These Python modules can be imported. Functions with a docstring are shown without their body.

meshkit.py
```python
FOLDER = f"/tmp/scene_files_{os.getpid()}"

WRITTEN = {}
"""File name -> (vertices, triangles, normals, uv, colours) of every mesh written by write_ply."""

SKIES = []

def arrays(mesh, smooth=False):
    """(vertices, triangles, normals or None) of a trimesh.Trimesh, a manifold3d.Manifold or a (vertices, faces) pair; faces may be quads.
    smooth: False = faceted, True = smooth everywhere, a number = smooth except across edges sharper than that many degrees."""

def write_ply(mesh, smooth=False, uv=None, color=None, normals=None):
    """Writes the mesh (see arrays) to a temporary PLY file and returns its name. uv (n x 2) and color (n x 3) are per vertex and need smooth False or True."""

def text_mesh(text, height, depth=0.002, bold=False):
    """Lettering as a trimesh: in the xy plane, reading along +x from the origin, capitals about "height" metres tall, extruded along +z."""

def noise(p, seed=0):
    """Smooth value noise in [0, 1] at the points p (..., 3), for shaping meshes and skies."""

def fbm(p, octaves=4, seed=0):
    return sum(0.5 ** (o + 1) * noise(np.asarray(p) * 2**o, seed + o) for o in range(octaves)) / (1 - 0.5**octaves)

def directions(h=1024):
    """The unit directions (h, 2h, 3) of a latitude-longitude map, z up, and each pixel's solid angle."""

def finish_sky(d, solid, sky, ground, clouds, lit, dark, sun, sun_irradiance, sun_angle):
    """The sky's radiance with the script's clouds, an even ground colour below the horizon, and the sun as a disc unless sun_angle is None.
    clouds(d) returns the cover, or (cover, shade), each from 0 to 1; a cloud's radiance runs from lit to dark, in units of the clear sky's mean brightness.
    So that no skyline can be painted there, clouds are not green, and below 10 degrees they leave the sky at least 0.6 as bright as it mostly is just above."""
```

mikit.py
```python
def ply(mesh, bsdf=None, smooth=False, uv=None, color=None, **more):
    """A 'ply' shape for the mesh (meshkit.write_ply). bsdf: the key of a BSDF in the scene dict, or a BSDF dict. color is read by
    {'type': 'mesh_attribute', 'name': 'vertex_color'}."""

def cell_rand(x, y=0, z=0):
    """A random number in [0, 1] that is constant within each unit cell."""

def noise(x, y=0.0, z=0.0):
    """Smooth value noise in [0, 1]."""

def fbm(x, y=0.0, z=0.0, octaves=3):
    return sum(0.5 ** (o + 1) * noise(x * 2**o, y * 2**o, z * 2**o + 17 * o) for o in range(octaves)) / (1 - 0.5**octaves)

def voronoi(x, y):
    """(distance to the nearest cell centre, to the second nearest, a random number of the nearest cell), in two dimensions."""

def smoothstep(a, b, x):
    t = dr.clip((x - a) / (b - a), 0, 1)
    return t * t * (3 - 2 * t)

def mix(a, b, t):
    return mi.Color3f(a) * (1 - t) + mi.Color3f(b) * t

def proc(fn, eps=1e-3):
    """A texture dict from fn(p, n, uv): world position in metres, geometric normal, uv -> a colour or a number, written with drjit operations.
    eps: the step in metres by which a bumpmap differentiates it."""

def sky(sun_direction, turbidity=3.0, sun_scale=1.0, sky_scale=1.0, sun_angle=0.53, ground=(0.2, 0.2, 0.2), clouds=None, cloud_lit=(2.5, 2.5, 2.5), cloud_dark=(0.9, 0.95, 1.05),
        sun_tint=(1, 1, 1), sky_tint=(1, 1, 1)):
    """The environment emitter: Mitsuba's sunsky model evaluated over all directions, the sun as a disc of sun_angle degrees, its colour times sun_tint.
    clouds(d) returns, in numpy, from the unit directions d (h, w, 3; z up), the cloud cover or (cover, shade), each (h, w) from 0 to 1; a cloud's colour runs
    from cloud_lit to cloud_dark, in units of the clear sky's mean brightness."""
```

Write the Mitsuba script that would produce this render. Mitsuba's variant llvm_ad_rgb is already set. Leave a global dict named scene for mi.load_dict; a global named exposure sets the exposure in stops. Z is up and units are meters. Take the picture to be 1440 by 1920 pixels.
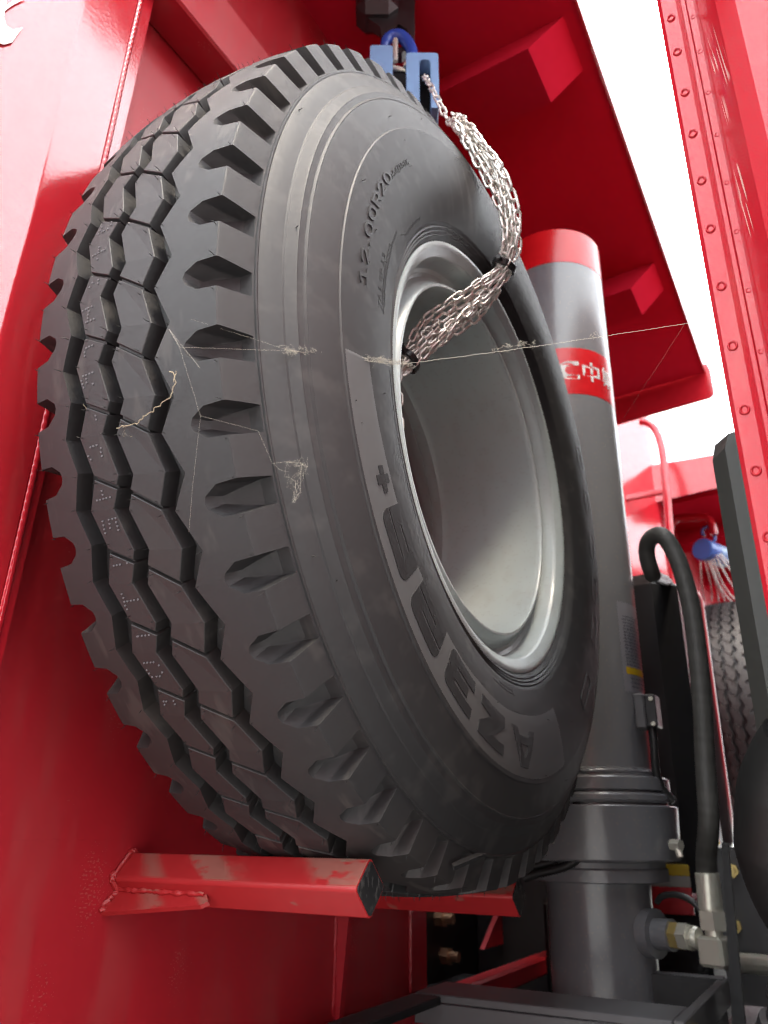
import math, random
import numpy as np, trimesh, mitsuba as mi, drjit as dr, mikit, meshkit
import manifold3d as m3
import mapbox_earcut
from shapely.geometry import Polygon, box as sbox, Point, LineString
from shapely import affinity, union_all
from shapely.ops import unary_union

rng = np.random.default_rng(7)
T = mi.ScalarTransform4f
pi, rad = math.pi, math.radians
scene, labels = {'type': 'scene'}, {}

# ------------------------------------------------------------------ camera, sky, exposure
CAM = np.array([0.3844, -0.9361, -0.4910]); YAW, PITCH, ROLL = 0.51883, 0.38790, 0.00955
FWD = np.array([-math.sin(YAW) * math.cos(PITCH), math.cos(YAW) * math.cos(PITCH), math.sin(PITCH)])
RIGHT = np.cross(FWD, [0, 0, 1]); RIGHT /= np.linalg.norm(RIGHT); UP = np.cross(RIGHT, FWD)
UP = -math.sin(ROLL) * RIGHT + math.cos(ROLL) * UP
scene['camera'] = {'type': 'thinlens', 'fov': math.degrees(2 * math.atan(720 / 1475.7)), 'fov_axis': 'x', 'aperture_radius': 0.0019, 'focus_distance': 0.76,
                   'near_clip': 0.02, 'far_clip': 500.0, 'to_world': T().look_at(origin=CAM.tolist(), target=(CAM + FWD).tolist(), up=UP.tolist())}
def overcast(d): return np.ones(d.shape[:2]), 1 - np.clip(d[..., 2], 0, 1)     # the usual overcast sky: brighter overhead than at the horizon
scene['sky'] = mikit.sky([0.35, -0.25, 0.9], turbidity=3, sun_scale=0.12, sun_angle=14, clouds=overcast, cloud_lit=(2.65, 2.75, 2.85), cloud_dark=(1.55, 1.6, 1.65))
exposure = 4.6

# ------------------------------------------------------------------ materials
P, fbm, noise, mix, sst = mikit.proc, mikit.fbm, mikit.noise, mikit.mix, mikit.smoothstep
def rgb(*c): return {'type': 'rgb', 'value': list(c)}
def ts(b): return {'type': 'twosided', 'bsdf': b}
def rp(color, alpha, ior=1.5): return {'type': 'roughplastic', 'nonlinear': False, 'diffuse_reflectance': color if isinstance(color, dict) else rgb(*color), 'alpha': alpha, 'int_ior': ior, 'distribution': 'ggx'}
def mat(key, b): scene[key] = b; return key
RED = (0.60, 0.011, 0.020)
def c_red_gloss(p, n, uv):
    g = fbm(p.x * 3, p.y * 3, p.z * 3, 3)
    c = mix((0.36, 0.009, 0.017), (0.40, 0.012, 0.022), g)
    d = sst(0.55, 0.85, fbm(p.x * 45, p.y * 45, p.z * 6, 4))
    return mix(c, (0.30, 0.09, 0.08), d * 0.16)
def c_red_under(p, n, uv): return mix((0.40, 0.010, 0.026), (0.45, 0.013, 0.032), fbm(p.x * 4, p.y * 4, p.z * 4, 3))
def b_peel(p, n, uv): return noise(p.x * 260, p.y * 260, p.z * 260) * 0.00006 + fbm(p.x * 12, p.y * 12, p.z * 9, 2) * 0.0012
def c_red_cab(p, n, uv):
    c = c_red_gloss(p, n, uv)
    lane = sst(0.387, 0.390, p.x) * (1 - sst(0.399, 0.402, p.x)) * sst(-.04, .0, p.z) * (1 - sst(.20, .24, p.z)) * (1 - sst(-.25, -.24, p.y))
    m = sst(0.60, 0.75, noise(p.x * 1400 + p.z * 60, p.z * 22, 1.0)) * lane * sst(0.42, 0.6, noise(p.z * 24, 7.0, p.x * 90))
    d = sst(0.62, 0.8, fbm(p.x * 70, p.y * 70, p.z * 14, 3))
    return mix(mix(c, (0.42, 0.07, 0.06), d * 0.25), (0.60, 0.36, 0.32), m * 0.8)
def c_red_satin(p, n, uv):
    g = fbm(p.x * 5, p.y * 5, p.z * 5, 3)
    c = mix((0.37, 0.010, 0.018), (0.42, 0.014, 0.024), g)
    s = noise(p.x * 520, p.y * 520, p.z * 520) * noise(p.x * 21 + 5, p.y * 21, p.z * 11)
    sp = sst(0.60, 0.68, s)
    c = mix(c, (0.50, 0.16, 0.14), sp * 0.3)
    d = sst(0.42, 0.75, fbm(p.x * 22, p.y * 22 + 3, p.z * 4.0, 4))
    return mix(c, (0.32, 0.11, 0.10), d * 0.20)
def b_satin(p, n, uv): return fbm(p.x * 180, p.y * 180, p.z * 180, 2) * 0.00012 + fbm(p.x * 8, p.y * 8, p.z * 8, 2) * 0.001
def c_red_arm(p, n, uv):
    c = mix((0.37, 0.009, 0.014), (0.42, 0.012, 0.018), fbm(p.x * 20, p.y * 20, p.z * 20, 3))
    q = p.x * 0.80 + p.y * 0.9 + noise(p.x * 9, p.y * 30, 2.0) * 0.02
    streak = sst(0.40, 0.66, noise(q * 34, p.y * 9, 3.0)) * sst(0.22, 0.5, fbm(p.x * 60, p.y * 160, p.z * 60, 3))
    up = sst(0.35, 0.8, n.z)
    low = sst(0.72, 0.82, fbm(p.x * 25 - p.y * 18, p.z * 70, 4.0, 4)) * 0.55
    return mix(c, (0.24, 0.17, 0.13), dr.minimum(streak * up * 0.62 + low * 0.7 + 0.06, 0.9))
def c_rub(p, n, uv):
    g = fbm(p.x * 12, p.y * 12, p.z * 12, 4)
    f = noise(p.x * 900, p.y * 900, p.z * 900)
    s = sst(0.60, 0.78, fbm(p.x * 60 + 3, p.y * 18, p.z * 18, 4))
    c = mix((0.020, 0.0203, 0.0218), (0.033, 0.0330, 0.0342), g * 0.8 + f * 0.2)
    c = mix(c, (0.040, 0.0335, 0.0310), sst(0.40, 0.65, fbm(p.x * 6 + 1, p.y * 5, p.z * 5, 3)) * 0.6)
    return mix(c, (0.085, 0.078, 0.070), s * 0.50)
def c_rub_side(p, n, uv):
    g = fbm(p.x * 9, p.y * 9, p.z * 9, 4)
    s = sst(0.50, 0.80, fbm(p.x * 30 + 9, p.y * 40, p.z * 40, 4))
    c = mix((0.022, 0.0226, 0.0240), (0.033, 0.0334, 0.0342), g)
    c = mix(c, (0.075, 0.072, 0.068), s * 0.35)
    al = dr.atan2(p.y, p.z); r = dr.sqrt(p.y * p.y + p.z * p.z)
    q = sst(0.55, 0.75, noise(al * 34 + r * 16, r * 9, 4.0)) * (1 - sst(0.0, 0.30, dr.abs(al + 0.28 - (r - .38) * 2.0))) * sst(.325, .35, r) * (1 - sst(.41, .44, r))
    return mix(c, (0.10, 0.10, 0.10), q * 0.55)
def b_rub(p, n, uv): return fbm(p.x * 420, p.y * 420, p.z * 420, 2) * 0.00016
def c_rim(p, n, uv):
    g = fbm(p.x * 10, p.y * 10, p.z * 10, 4)
    c = mix((0.320, 0.372, 0.370), (0.378, 0.432, 0.430), g)
    d = sst(0.50, 0.78, fbm(p.x * 45, p.y * 20, p.z * 20, 4)); e = sst(0.74, 0.80, noise(p.x * 260, p.y * 260, p.z * 260))
    return mix(mix(c, (0.24, 0.21, 0.18), d * 0.14), (0.20, 0.18, 0.16), e * 0.12)
def b_rim(p, n, uv): return fbm(p.x * 300, p.y * 300, p.z * 300, 2) * 0.00010
def c_grey(p, n, uv):
    g = fbm(p.x * 7, p.y * 7, p.z * 2, 4)
    c = mix((0.145, 0.151, 0.162), (0.172, 0.178, 0.189), g)
    d = sst(0.55, 0.85, fbm(p.x * 60, p.y * 60, p.z * 2.5, 3)); e = sst(0.76, 0.82, noise(p.x * 330, p.y * 330, p.z * 200))
    return mix(mix(c, (0.20, 0.19, 0.18), d * 0.35), (0.22, 0.20, 0.18), e * 0.5)
def c_chain(p, n, uv):
    g = fbm(p.x * 90, p.y * 90, p.z * 90, 3)
    return mix((0.50, 0.48, 0.44), (0.74, 0.73, 0.69), g)
def c_blk(p, n, uv):
    g = fbm(p.x * 15, p.y * 15, p.z * 15, 4)
    return mix((0.014, 0.0145, 0.0155), (0.030, 0.030, 0.030), g)
def c_ground(p, n, uv):
    return mix((0.24, 0.24, 0.235), (0.34, 0.34, 0.33), fbm(p.x * 1.3, p.y * 1.3, 0.0, 5))
def c_hose(p, n, uv):
    w = noise(p.z * 120 + p.x * 25, 1.0, 2.0)
    return mix((0.072, 0.072, 0.066), (0.110, 0.109, 0.099), w * 0.5 + fbm(p.x * 30, p.y * 30, p.z * 10, 3) * 0.5)
def b_hose(p, n, uv): return noise(p.z * 210 + p.x * 60, p.x * 4, 0.0) * 0.0006
def c_cap(p, n, uv):
    s = sst(0.52, 0.75, fbm(p.x * 80, p.y * 260, p.z * 90, 4))
    return mix((0.016, 0.017, 0.018), (0.11, 0.11, 0.105), s * 0.55)
def bump(b, fn, eps=1e-3): return {'type': 'bumpmap', 'arbitrary': P(fn, eps), 'scale': 1.0, 'bsdf': b}

mat('red_gloss', ts(bump(rp(P(c_red_gloss), 0.025, 1.68), b_peel, 6e-4)))
mat('red_post', ts(bump(rp(P(c_red_gloss), 0.022, 2.0), b_peel, 6e-4)))
mat('red_satin', ts(bump(rp(P(c_red_satin), 0.16), b_satin, 6e-4)))
mat('red_under', ts({'type': 'diffuse', 'reflectance': P(c_red_under)}))
mat('red_cab', ts(bump(rp(P(c_red_cab), 0.03, 1.45), b_peel, 6e-4)))
mat('red_arm', ts(rp(P(c_red_arm), 0.14)))
mat('rubber_tread', ts(bump(rp(P(c_rub), 0.33), b_rub, 5e-4)))
mat('rubber_side', ts(bump(rp(P(c_rub_side), 0.30), b_rub, 5e-4)))
mat('rubber_letter', ts(rp((0.023, 0.0233, 0.0245), 0.24)))
mat('rubber_band', ts(rp((0.112, 0.114, 0.116), 0.36)))
mat('rubber_hair', ts(rp((0.020, 0.020, 0.020), 0.3)))
mat('hole_black', ts({'type': 'diffuse', 'reflectance': rgb(0.012, 0.012, 0.013)}))
mat('rim_paint', ts(bump(rp(P(c_rim), 0.09), b_rim, 5e-4)))
mat('chain_steel', ts({'type': 'principled', 'base_color': P(c_chain), 'metallic': 0.65, 'roughness': 0.30}))
mat('zinc', ts({'type': 'principled', 'base_color': rgb(0.60, 0.59, 0.50), 'metallic': 0.55, 'roughness': 0.33}))
mat('brass', ts({'type': 'principled', 'base_color': rgb(0.55, 0.42, 0.16), 'metallic': 0.6, 'roughness': 0.28}))
mat('copper_bolt', ts({'type': 'principled', 'base_color': rgb(0.55, 0.36, 0.22), 'metallic': 0.8, 'roughness': 0.35}))
mat('chrome', ts({'type': 'principled', 'base_color': rgb(0.55, 0.55, 0.55), 'metallic': 0.9, 'roughness': 0.22}))
mat('hoist_blue', ts(rp((0.19, 0.33, 0.55), 0.12)))
mat('hook_blue', ts(rp((0.022, 0.065, 0.34), 0.10)))
mat('blue_far', ts(rp((0.05, 0.13, 0.42), 0.15)))
mat('black_plastic', ts(rp(P(c_blk), 0.20)))
mat('black_satin', ts(rp((0.020, 0.020, 0.021), 0.12)))
mat('black_dull', ts(rp((0.010, 0.0105, 0.012), 0.35)))
mat('grey_plastic', ts(rp((0.085, 0.085, 0.077), 0.25)))
mat('intake_rubber', ts(rp((0.011, 0.0115, 0.011), 0.26)))
mat('grey_paint', ts(rp(P(c_grey), 0.055, 1.6)))
mat('grey_steel', ts(rp((0.10, 0.10, 0.105), 0.22)))
mat('band_red', ts(rp((0.52, 0.008, 0.012), 0.06)))
mat('white_print', ts(rp((0.60, 0.60, 0.60), 0.10)))
mat('cap_plate', ts(rp(P(c_cap), 0.25)))
mat('hose_rubber', ts(bump(rp(P(c_hose), 0.30), b_hose, 1e-3)))
mat('web_silk', ts({'type': 'diffuse', 'reflectance': rgb(0.42, 0.40, 0.34)}))
mat('straw', ts({'type': 'diffuse', 'reflectance': rgb(0.36, 0.31, 0.22)}))
mat('ink_dot', ts({'type': 'diffuse', 'reflectance': rgb(0.15, 0.15, 0.16)}))
mat('concrete', ts({'type': 'diffuse', 'reflectance': P(c_ground)}))
mat('yellow_film', ts(rp((0.55, 0.36, 0.015), 0.15)))
mat('pale_film', ts(rp((0.30, 0.28, 0.26), 0.15)))
mat('red_film', ts(rp((0.50, 0.014, 0.02), 0.15)))
mat('sticker_film', ts(rp((0.22, 0.22, 0.245), 0.12)))
mat('sticker_ink', ts(rp((0.10, 0.10, 0.12), 0.12)))

# ------------------------------------------------------------------ mesh helpers
cat = trimesh.util.concatenate
def TM(v, f): return trimesh.Trimesh(np.asarray(v, float), np.asarray(f, int), process=False)
def add(key, mesh, m, smooth=False):
    k, i = key, 0
    while k in scene: i += 1; k = f'{key}_{i:03d}'
    scene[k] = mikit.ply(mesh, m, smooth); return k
def dup(key, src, M):
    k, i = key, 0
    while k in scene: i += 1; k = f'{key}_{i:03d}'
    scene[k] = {**scene[src], 'to_world': M}; return k
def tag(key, label, cat_, group=None, kind=None):
    labels[key] = {'label': label, 'category': cat_}
    if group: labels[key]['group'] = group
    if kind: labels[key]['kind'] = kind
def bbox(lo, hi, b=0.0015):
    lo, hi = np.minimum(lo, hi).astype(float), np.maximum(lo, hi).astype(float)
    b = min(b, 0.45 * (hi - lo).min()); pts = []
    for s in np.ndindex(2, 2, 2):
        c = np.where(np.array(s) == 0, lo, hi); d = np.where(np.array(s) == 0, 1, -1) * b
        for k in range(3): q = c + d; q[k] = c[k]; pts.append(q)
    return trimesh.convex.convex_hull(np.array(pts))
def hull(pts): return trimesh.convex.convex_hull(np.array(pts, float))
def earcut(poly):
    poly = np.asarray(poly, float)
    return mapbox_earcut.triangulate_float64(poly, np.array([len(poly)], np.uint32)).reshape(-1, 3).astype(int)
def ccw(poly):
    p = np.asarray(poly, float); a = np.sum(p[:, 0] * np.roll(p[:, 1], -1) - np.roll(p[:, 0], -1) * p[:, 1])
    return p if a > 0 else p[::-1]
def loft(levels, caps=(True, True)):
    """levels: list of (Nx3) rings, counter-clockwise seen from above, from bottom to top."""
    n = len(levels[0]); v = np.vstack(levels); f = []
    for k in range(len(levels) - 1):
        for i in range(n):
            j = (i + 1) % n; a, b = k * n, (k + 1) * n
            f += [[a + i, a + j, b + j], [a + i, b + j, b + i]]
    return v, f
def prism(poly, h0, h1, place=None):
    """extrude a 2D polygon (or shapely) between h0 and h1; place maps (x, y, h) rows to 3D"""
    polys = [poly] if not hasattr(poly, 'geoms') else list(poly.geoms)
    out = []
    for q in polys:
        if isinstance(q, Polygon): m = trimesh.creation.extrude_polygon(q, h1 - h0, engine='earcut')
        else: m = trimesh.creation.extrude_polygon(Polygon(q), h1 - h0, engine='earcut')
        m.vertices[:, 2] += h0; out.append(m)
    m = cat(out)
    if place is not None:
        v = place(np.array(m.vertices)); m = TM(v, m.faces); 
        if m.volume < 0: m.invert()
    return m
def tube(pts, r, sides=10, caps=True):
    p = np.asarray(pts, float); n = len(p); r = np.broadcast_to(r, n)
    t = np.gradient(p, axis=0); t /= np.linalg.norm(t, axis=1, keepdims=True) + 1e-12
    u = np.cross(t[0], [0.3, 0.1, 0.95]); u /= np.linalg.norm(u); U = []
    for k in range(n):
        u = u - t[k] * (u @ t[k]); u /= np.linalg.norm(u); U.append(u)
    U = np.array(U); W = np.cross(t, U); a = np.arange(sides) * 2 * pi / sides
    v = (p[:, None] + r[:, None, None] * (np.cos(a)[None, :, None] * U[:, None] + np.sin(a)[None, :, None] * W[:, None])).reshape(-1, 3)
    f = []
    for k in range(n - 1):
        for i in range(sides):
            j = (i + 1) % sides; A, B = k * sides, (k + 1) * sides
            f += [[A + i, A + j, B + j], [A + i, B + j, B + i]]
    if caps:
        v = np.vstack([v, p[:1], p[-1:]]); c0, c1 = n * sides, n * sides + 1
        for i in range(sides):
            j = (i + 1) % sides
            f += [[c0, j, i], [c1, (n - 1) * sides + i, (n - 1) * sides + j]]
    return TM(v, f)
def smooth_path(pts, n):
    from scipy.interpolate import CubicSpline
    p = np.asarray(pts, float); d = np.r_[0, np.cumsum(np.linalg.norm(np.diff(p, axis=0), axis=1))]
    return CubicSpline(d, p)(np.linspace(0, d[-1], n))
def rev_x(profile, segs=216, closed=True):
    """revolve (x, r) about the X axis"""
    p = np.asarray(profile, float); n = len(p); a = np.arange(segs) * 2 * pi / segs
    v = np.stack([np.broadcast_to(p[:, 0], (segs, n)), p[:, 1] * np.sin(a)[:, None], p[:, 1] * np.cos(a)[:, None]], -1).reshape(-1, 3)
    f = []
    for s in range(segs):
        s2 = (s + 1) % segs
        for k in range(n if closed else n - 1):
            k2 = (k + 1) % n
            f += [[s * n + k, s * n + k2, s2 * n + k2], [s * n + k, s2 * n + k2, s2 * n + k]]
    m = TM(v, f)
    if m.volume < 0: m.invert()
    return m
def lathe(profile, c=(0, 0, 0), lean=(0, 0), segs=72):
    """revolve (r, z) about a near-vertical axis through c (given at z = 0)"""
    p = np.asarray(profile, float); n = len(p); a = np.arange(segs) * 2 * pi / segs
    v = np.stack([p[:, 0] * np.cos(a)[:, None] + c[0] + lean[0] * p[:, 1], p[:, 0] * np.sin(a)[:, None] + c[1] + lean[1] * p[:, 1], np.broadcast_to(p[:, 1], (segs, n))], -1).reshape(-1, 3)
    f = []
    for s in range(segs):
        s2 = (s + 1) % segs
        for k in range(n - 1): f += [[s * n + k, s2 * n + k, s2 * n + k + 1], [s * n + k, s2 * n + k + 1, s * n + k + 1]]
    return TM(v, f)
def frame_rows(o, ex, ey, ez): return lambda v: np.asarray(o) + v[:, :1] * np.asarray(ex) + v[:, 1:2] * np.asarray(ey) + v[:, 2:] * np.asarray(ez)
def cyl_between(a, b, r, sides=16): return tube([a, b], r, sides)
def hexnut(a, b, r): return tube([a, b], r, 6)

# ------------------------------------------------------------------ the spare tyre
NP = 54; PD = 360.0 / NP; RC = 0.56
def rtop(x): return 0.561 - 0.011 * ((x + 0.11) / 0.11) ** 2
def warp(v):
    """(x, theta*RC, h) -> world; theta 0 faces -Y, positive up"""
    x, th, h = v[:, 0], v[:, 1] / RC, v[:, 2]
    r = rtop(np.clip(x, -0.22, 0)) + h
    return np.stack([x, -r * np.cos(th), r * np.sin(th)], -1)
def deg2u(poly): return np.array([(x, rad(t) * RC) for x, t in poly])
def miter(poly, d):
    """offset a ccw polygon outward by d, keeping its vertices"""
    p = np.asarray(poly); e = np.roll(p, -1, 0) - p; e /= np.linalg.norm(e, axis=1, keepdims=True)
    nrm = np.stack([e[:, 1], -e[:, 0]], -1); n0 = np.roll(nrm, 1, 0); b = n0 + nrm
    b /= np.linalg.norm(b, axis=1, keepdims=True); c = np.maximum((b * nrm).sum(1), 0.45)
    return p + b * (d / c)[:, None]
def lift(p2, h): return np.c_[p2, np.full(len(p2), h)]
def block(poly_deg, depth=0.0168, draft=0.0024):
    p = ccw(deg2u(poly_deg)); n = len(p)
    lv = [lift(miter(p, draft), -depth), lift(p, -0.0006), lift(miter(p, -0.0006), 0.0)]
    v, f = loft(lv); f = list(f) + [[a + 2 * n, b + 2 * n, c + 2 * n] for a, b, c in earcut(lv[2][:, :2])]
    m = TM(v, f)
    t = earcut(lv[2][:, :2])[0]; q = lv[2][t]
    if np.cross(q[1] - q[0], q[2] - q[0])[2] < 0: f[-len(earcut(lv[2][:, :2])):] = [g[::-1] for g in f[-len(earcut(lv[2][:, :2])):]]; m = TM(v, f)
    w = warp(m.vertices)
    m = TM(w, m.faces)
    c = w.mean(0); fn = m.face_normals; cen = m.triangles_center
    if ((cen - c) * fn).sum() < 0: m.invert()
    return m
def rx(k): return T().rotate([1, 0, 0], PD * k)
g = 0.20
A_BLOCK = [(-.1437, -15.04 - g), (-.1555, -17.87), (-.1437, -21.707 + g), (-.1180, -23.07 + g), (-.1140, -22.10), (-.1262, -18.17), (-.1180, -16.40 - g)]
B_BLOCK = [(-.1035, -17.10 - g), (-.1095, -18.55), (-.0975, -22.35), (-.1035, -23.767 + g), (-.0750, -25.72 + g), (-.0638, -22.85), (-.0750, -19.05 - g)]
def rib(wide, narrow, t_wide, t_n0, mirror=False):
    """one shoulder rib: a pitch with its scooped notch cut out, repeated round the tyre"""
    t_n1 = t_n0 - PD
    def edge(h):
        d = -h * 0.16
        return deg2u([(-narrow - d, t_n0), (-wide - d, t_wide), (-narrow - d, t_n1), (0.020, t_n1), (0.020, t_n0)])
    pa, pb = edge(-0.05), edge(0.01)
    flip = np.sum(pa[:, 0] * np.roll(pa[:, 1], -1) - np.roll(pa[:, 0], -1) * pa[:, 1]) < 0
    if flip: pa, pb = pa[::-1], pb[::-1]
    v, f = loft([lift(pa, -0.05), lift(pb, 0.01)]); n = len(pa); tri = earcut(pa)
    a, b, c = tri[0]
    e1_, e2_ = pa[b] - pa[a], pa[c] - pa[a]
    if e1_[0] * e2_[1] - e1_[1] * e2_[0] < 0: tri = tri[:, ::-1]
    f = np.vstack([f, tri[:, ::-1], tri + n])
    A = m3.Manifold(m3.Mesh(np.asarray(v, np.float32), np.asarray(f, np.uint32)))
    if A.volume() < 0 or A.status() != m3.Error.NoError: raise RuntimeError('rib prism')
    cs = m3.CrossSection([np.array([(-.1, -.05), (.0135, -.05), (.0118, -.036), (.0004, -.0012), (-.0008, 0), (-.1, 0)])])
    B = m3.Manifold.extrude(cs, 1.2)                   # (x, h, along)
    B = B.transform(np.array([[1, 0, 0, 0], [0, 0, -1, 0.6], [0, 1, 0, 0]], float))
    S = A ^ B
    uc = rad(t_wide + 0.05) * RC
    top = [(-.0325, 0), (-.0305, .0056), (-.0305, -.0056), (-.0190, .0135), (-.0190, -.0135), (.03, .0165), (.03, -.0165)]
    low = [(-.0250, .0035, -.0150), (-.0250, -.0035, -.0150), (-.0150, .0085, -.0195), (-.0150, -.0085, -.0195), (-.0065, .0112, -.0265), (-.0065, -.0112, -.0265), (-.001, .0118, -.0318), (-.001, -.0118, -.0318), (.03, .0122, -.0350), (.03, -.0122, -.0350), (.03, .0140, -.0318), (.03, -.0140, -.0318),
           (-.0150, .0112, -.0135), (-.0150, -.0112, -.0135), (.03, .0150, -.024), (.03, -.0150, -.024)]
    pts = [(x, uc + u, h) for x, u in top for h in (0.0, 0.006)] + [(x, uc + u, h) for x, u, h in low]
    S = S - m3.Manifold.hull_points(np.array(pts, float))
    S = S.refine_to_length(0.011)
    mm = S.to_mesh(); v, f = np.array(mm.vert_properties[:, :3], float), np.array(mm.tri_verts, int)
    u0, u1 = rad(t_n0) * RC, rad(t_n1) * RC
    q = v[f]
    drop = (np.abs(q[:, :, 1] - u0) < 2e-6).all(1) | (np.abs(q[:, :, 1] - u1) < 2e-6).all(1) | (np.abs(q[:, :, 2] + 0.05) < 2e-6).all(1)
    f = f[~drop]
    if mirror: v = v * [-1, 1, 1] + [-0.22, 0, 0]; f = f[:, ::-1]
    vs, fs = [], []
    for k in range(NP):
        vk = v.copy(); vk[:, 1] -= rad(PD) * RC * k
        vs.append(warp_any(vk, mirror)); fs.append(f + k * len(v))
    m = trimesh.Trimesh(np.vstack(vs), np.vstack(fs), process=False); m.merge_vertices(digits_vertex=6)
    e = m.triangles_center - np.array([-0.11, 0, 0]); e[:, 0] *= 0
    if (e * m.face_normals * m.area_faces[:, None]).sum() > 0: m.invert()
    return m
def warp_any(v, mirror):
    w = warp(v); return w
def sheet_band(poly_left, poly_right): pass

near_half = [(.026, .297), (.0312, .3032), (.0335, .3062), (.0328, .3078), (.0354, .3105), (.0346, .3123), (.0374, .3155), (.0366, .3176), (.0392, .3208), (.0400, .3235), (.0420, .330), (.0465, .345),
             (.0497, .361), (.0512, .380), (.0512, .400), (.0502, .420), (.0490, .4343), (.0482, .4352), (.0474, .4356), (.0452, .445), (.0415, .459), (.0378, .4710), (.0372, .4724), (.0376, .4735), (.0360, .4746), (.0350, .4752),
             (.0331, .4808), (.0330, .4822), (.0316, .4838), (.0284, .4888), (.0262, .4918), (.0248, .4926), (.0242, .4932), (.0212, .500), (.0165, .508), (.0134, .5122), (.0136, .5136), (.0132, .5150), (.0104, .5154), (-.004, .5130), (-.0340, .5160), (-.0385, .5370)]
floor = [(x, rtop(x) - 0.0158) for x in np.linspace(-.042, -.178, 11)]
far_half = [(-.22 - x, r) for x, r in near_half[::-1]]
inner = [(-.22 - .015, .292), (-.11, .29), (.015, .292)]
sx = np.array([q for q in near_half[:-1]])
def side_x(r): return np.interp(r, sx[:, 1], sx[:, 0])

carcass = rev_x(near_half + floor + far_half + inner, 270)
ties = []
def tie(poly):
    p = ccw(deg2u(poly)); v, f = loft([lift(p, -.017), lift(p, -.0042)]); n = len(p)
    return v, f, n, p
for poly in ([(-.1432, -14.3), (-.1432, -15.9), (-.1195, -17.1), (-.1195, -15.6)], [(-.1040, -16.3), (-.1040, -17.9), (-.0765, -19.8), (-.0765, -18.2)]):
    p = ccw(deg2u(poly)); q = [p[0], p[1], p[2], p[3]]
    H = hull([(x, u, h) for x, u in q for h in (-.017, -.0042)])
    for k in range(NP):
        vk = np.array(H.vertices); vk[:, 1] -= rad(PD) * RC * k
        ties.append(TM(warp(vk), H.faces))
TY = 'spare_tyre'
tag(TY, 'black truck tyre with deep zigzag tread standing on two red arms, nearest of the two tyres', 'tyre', 'spare truck tyres')
add(TY + '__carcass', carcass, 'rubber_side', 24)
add(TY + '__tie_bar', cat(ties), 'rubber_tread', False); labels[TY + '__tie_bar'] = {'kind': 'stuff'}
near_rib = rib(.0613, .0445, -19.6, -16.66)
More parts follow.
